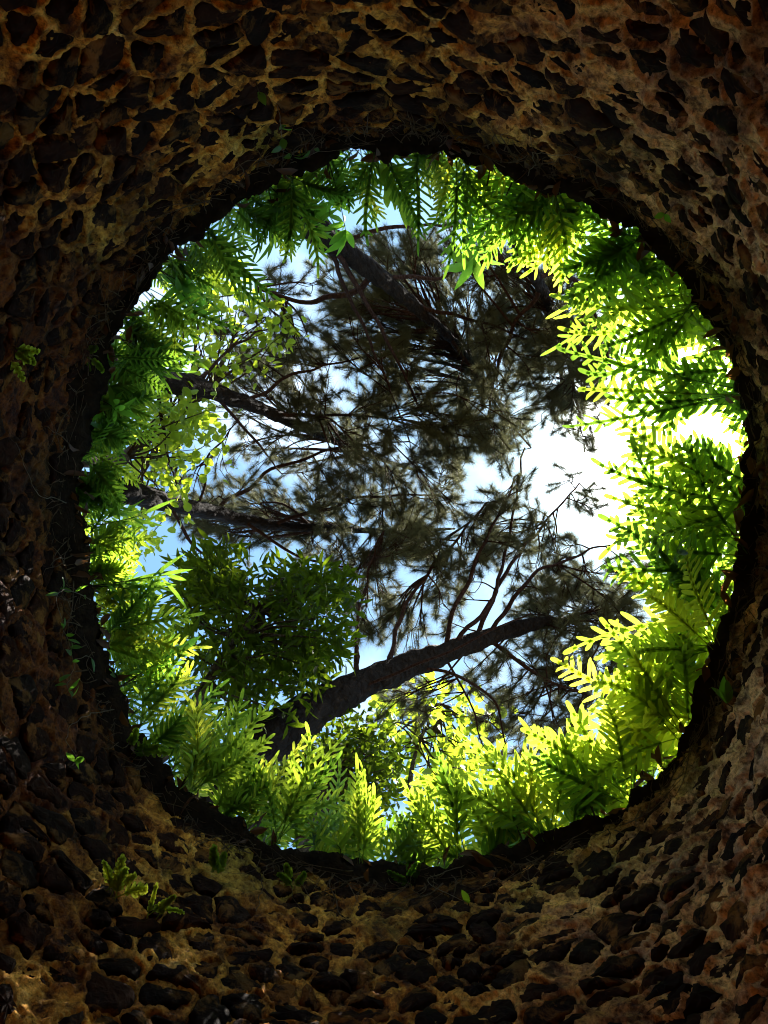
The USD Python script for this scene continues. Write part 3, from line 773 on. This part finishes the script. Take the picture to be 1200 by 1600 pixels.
def leaf_mesh(rng, base, d, normal, ln, wd, sag=0.2):
    d = unit(d); b = unit(np.cross(normal, d)); nn = np.cross(d, b)
    tt = np.array([0, 0.1, 0.3, 0.55, 0.8, 0.95, 1.0]); wt = np.array([0.06, 0.45, 0.95, 1.0, 0.6, 0.2, 0.02])
    c = base + tt[:, None] * ln * d - (tt ** 2)[:, None] * ln * sag * nn
    w = (wd * wt)[:, None]
    return np.stack([c + b * w + nn * w * 0.25, c, c - b * w + nn * w * 0.25], 1).reshape(-1, 3), grid_faces(7, 3, False)


rng = np.random.default_rng(64)
for clock, n, ln, wd, mt, look in ((22, 9, 0.20, 0.013, 0, 'dark strap-leaved weed'), (21, 10, 0.16, 0.016, 1, 'bushy small-leaved weed'), (20, 9, 0.22, 0.010, 0, 'grassy weed with thin long leaves'), (19, 10, 0.16, 0.015, 1, 'leafy green weed'),
                                   (18, 11, 0.24, 0.010, 0, 'tuft of narrow straight leaves'), (17, 11, 0.26, 0.011, 0, 'tall narrow-leaved weed'), (16, 9, 0.17, 0.014, 1, 'low leafy weed'), (15, 9, 0.18, 0.012, 2, 'pale narrow-leaved weed'),
                                   (13, 8, 0.16, 0.013, 2, 'yellowish leafy weed'), (11, 8, 0.14, 0.013, 1, 'small leafy weed'), (10, 9, 0.17, 0.012, 0, 'weed with pointed leaves'), (23, 10, 0.15, 0.018, 1, 'broad-leaved weed'),
                                   (0, 10, 0.15, 0.018, 2, 'bright broad-leaved weed'), (1, 9, 0.18, 0.014, 1, 'drooping leafy weed')):
    deg = math.radians(clock * 15 + rng.uniform(-5, 5))
    q = wall_hit(655 + 548 * math.sin(deg), 795 - 568 * math.cos(deg)); a = math.atan2(q[1] - CEN[1], q[0] - CEN[0])
    base = polar(np.array([a]), r_wall(np.array([a]), H) - 0.03, H + 0.0)[0]
    inw = outward_xy = unit(np.append(CEN - base[:2], 0))
    t = thing('leafy_weed', f"{look} among the ferns at {CLOCK[clock]}{'' if 'half' in CLOCK[clock] else ' o' + chr(39) + 'clock'} on the rim", 'weed', base)
    for sh in range(3):
        tip = base + inw * rng.uniform(0.08, 0.22) + rng.normal(0, 0.07, 3) + [0, 0, rng.uniform(0.1, 0.26)]
        c = spline(np.array([base, (base + tip) / 2 + [0, 0, 0.05], tip]), 10)
        part('stem', t, tube(c, np.linspace(0.003, 0.0015, 10), 4), GREYBARK, True)
        for k in range(n):
            j = c[rng.integers(3, 10)]
            part('leaf', t, leaf_mesh(rng, j, rng.normal(0, 0.6, 3) + inw * 0.4 + [0, 0, 0.2], np.array([0, 0, 1.0]) + rng.normal(0, 0.4, 3), ln * rng.uniform(0.5, 1.0), wd, 0.3), (FERN[1], SPRIG, FERN[0])[mt], True)

rng = np.random.default_rng(77)
p0, p1 = P(770, 352, 3.9), P(738, 412, 4.15)
t = thing('leafy_sprig', 'sprig of broad pointed light green leaves hanging into the top of the opening', 'sprig', p0)
st = spline(np.array([P(800, 285, 3.55), p0, p1]), 16)
part('stem', t, tube(st, 0.004, 5), REDBARK, True)
for (x, y, k) in ((708, 420, 0), (748, 432, 1), (766, 410, 2), (732, 392, 3), (712, 402, 3), (728, 430, 2), (756, 392, 2)):
    q = P(x, y, 4.1 + 0.03 * k); j = st[-1 - k % 3]
    part('leaf', t, leaf_mesh(rng, j, q - j, np.array([0.1, 0.1, 1.0]) + rng.normal(0, 0.25, 3), np.linalg.norm(q - j) * 1.3 + 0.05, 0.027), (SPRIG, FERN[1])[k % 2], True)


def outward(p):
    return unit(np.append(CEN - p[:2], 0))


def seedling(px, py, label, n, length, lobe, mats=(FERN[0],)):
    p = wall_hit(px, py); o = outward(p)
    base = p + o * 0.005
    return fern(rng, base, math.atan2(o[1], o[0]), n, length, lobe, 0.7, 0.6, list(mats), label, 0.7, name='fern_seedling', npair=(4, 7), width=0.009)


seedling(172, 1400, 'small bright fern seedling growing on the wall at the lower left', 6, 0.14, 0.04, (FERN[2],))
seedling(236, 1432, 'thin pale fern seedling on the wall just right of the small bright one', 4, 0.13, 0.025, (FERN[2],))
seedling(455, 1388, 'tiny fern seedling on the wall under the bottom ferns, left of centre', 3, 0.10, 0.025)
seedling(640, 1385, 'dark little fern seedling hanging on the wall below the bottom ferns', 6, 0.13, 0.03, (FERN[1],))
seedling(335, 1365, 'small fern seedling on the wall under the lower left soil bank', 4, 0.10, 0.03, (FERN[0],))
seedling(20, 545, 'fern seedling at the left edge, sticking out of the dark wall', 5, 0.13, 0.04, (FERN[2],))
seedling(130, 548, 'tiny fern seedling on the dark wall beside the upper left soil bank', 3, 0.10, 0.03)
seedling(200, 1180, 'fern seedling drooping from the wall at the lower left bend', 5, 0.18, 0.04, (FERN[0],))


def wall_leaf(px, py, label, n, ln, wd, mat=SPRIG):
    p = wall_hit(px, py); o = outward(p)
    t = thing('wall_plant', label, 'plant', p)
    part('stem', t, tube(spline(np.array([p - o * 0.02, p + o * 0.02, p + o * 0.04 + [0, 0, 0.02]]), 5), 0.0022, 4), GREYBARK, True)
    for k in range(n):
        d = o * 0.8 + rng.normal(0, 0.55, 3) + [0, 0, 0.25]
        part('leaf', t, leaf_mesh(rng, p + o * 0.035 + [0, 0, 0.012], d, np.array([0, 0, 1.0]) + rng.normal(0, 0.3, 3), ln * rng.uniform(0.7, 1.1), wd), mat, True)


wall_leaf(1150, 1108, 'two-leaved green plant on the dark wall at the right edge', 3, 0.10, 0.02)
wall_leaf(1098, 1092, 'single small leaf on the wall at the right below the ferns', 1, 0.07, 0.014)
wall_leaf(735, 1428, 'lone pale leaf on the wall under the bottom ferns', 2, 0.055, 0.014, ROUND)
wall_leaf(400, 128, 'tiny green leaf on the stones at the top', 2, 0.05, 0.016)
wall_leaf(1050, 322, 'tiny green plant on the wall at the upper right', 2, 0.05, 0.012)
wall_leaf(105, 1200, 'small green plant on the wall at the lower left', 4, 0.06, 0.012)


def vine(path, label, r=0.0025, nleaf=8, ln=0.05, wd=0.014, mat=SPRIG, wood=PALEROOT, lift=0.03):
    p = np.array([wall_hit(x, y) for x, y in path]); p += np.array([outward(q) for q in p]) * (lift + rng.random((len(p), 1)) * lift)
    c = spline(p, 8 * len(path)); c[:, :] += (meshkit.noise(c * 25, 3)[:, None] - 0.5) * 0.02
    t = thing('trailing_vine' if nleaf else 'hanging_root', label, 'vine' if nleaf else 'root', c[0])
    part('stem' if nleaf else 'root', t, tube(c, np.linspace(r, r * 0.5, len(c)), 5), wood, True)
    for k in range(nleaf):
        i = rng.integers(2, len(c)); o = outward(c[i])
        part('leaf', t, leaf_mesh(rng, c[i], rng.normal(0, 0.6, 3) + o * 0.5 - [0, 0, 0.2], o + rng.normal(0, 0.4, 3), ln * rng.uniform(0.6, 1.2), wd), mat, True)


vine([(482, 262), (455, 285), (428, 292), (440, 230), (434, 185), (432, 150)], 'thin vine with round leaves hanging at the top left of the rim', 0.0025, 9, 0.055, 0.018)
vine([(560, 215), (505, 225), (470, 235), (440, 225)], 'short vine with green leaflets along the top of the rim', 0.002, 7, 0.06, 0.012)
vine([(150, 955), (100, 930), (72, 935), (85, 980), (105, 1040)], 'leafy vine trailing on the wall at the left below the middle', 0.0022, 14, 0.06, 0.010)
vine([(165, 1060), (140, 1040), (120, 1030), (100, 1060), (95, 1100)], 'vine with narrow drooping leaves at the left of the lower rim', 0.002, 10, 0.07, 0.010)
vine([(120, 800), (80, 780), (45, 770), (15, 690)], 'bare pale root curling over the dark left wall', 0.0025, 0)
vine([(185, 1110), (120, 1130), (95, 1160), (110, 1190)], 'bare pale root on the lower left wall', 0.002, 0)
vine([(820, 268), (840, 250), (838, 228), (850, 222), (930, 240), (1000, 300)], 'bare pale root looping over the stones at the upper right', 0.0022, 0)
vine([(760, 1355), (700, 1378), (670, 1400), (735, 1425)], 'bare root hanging below the bottom ferns', 0.0025, 0)
vine([(480, 1330), (420, 1360), (405, 1400), (395, 1440)], 'bare dark root hanging at the bottom left of the rim', 0.003, 0, wood=ROOT)
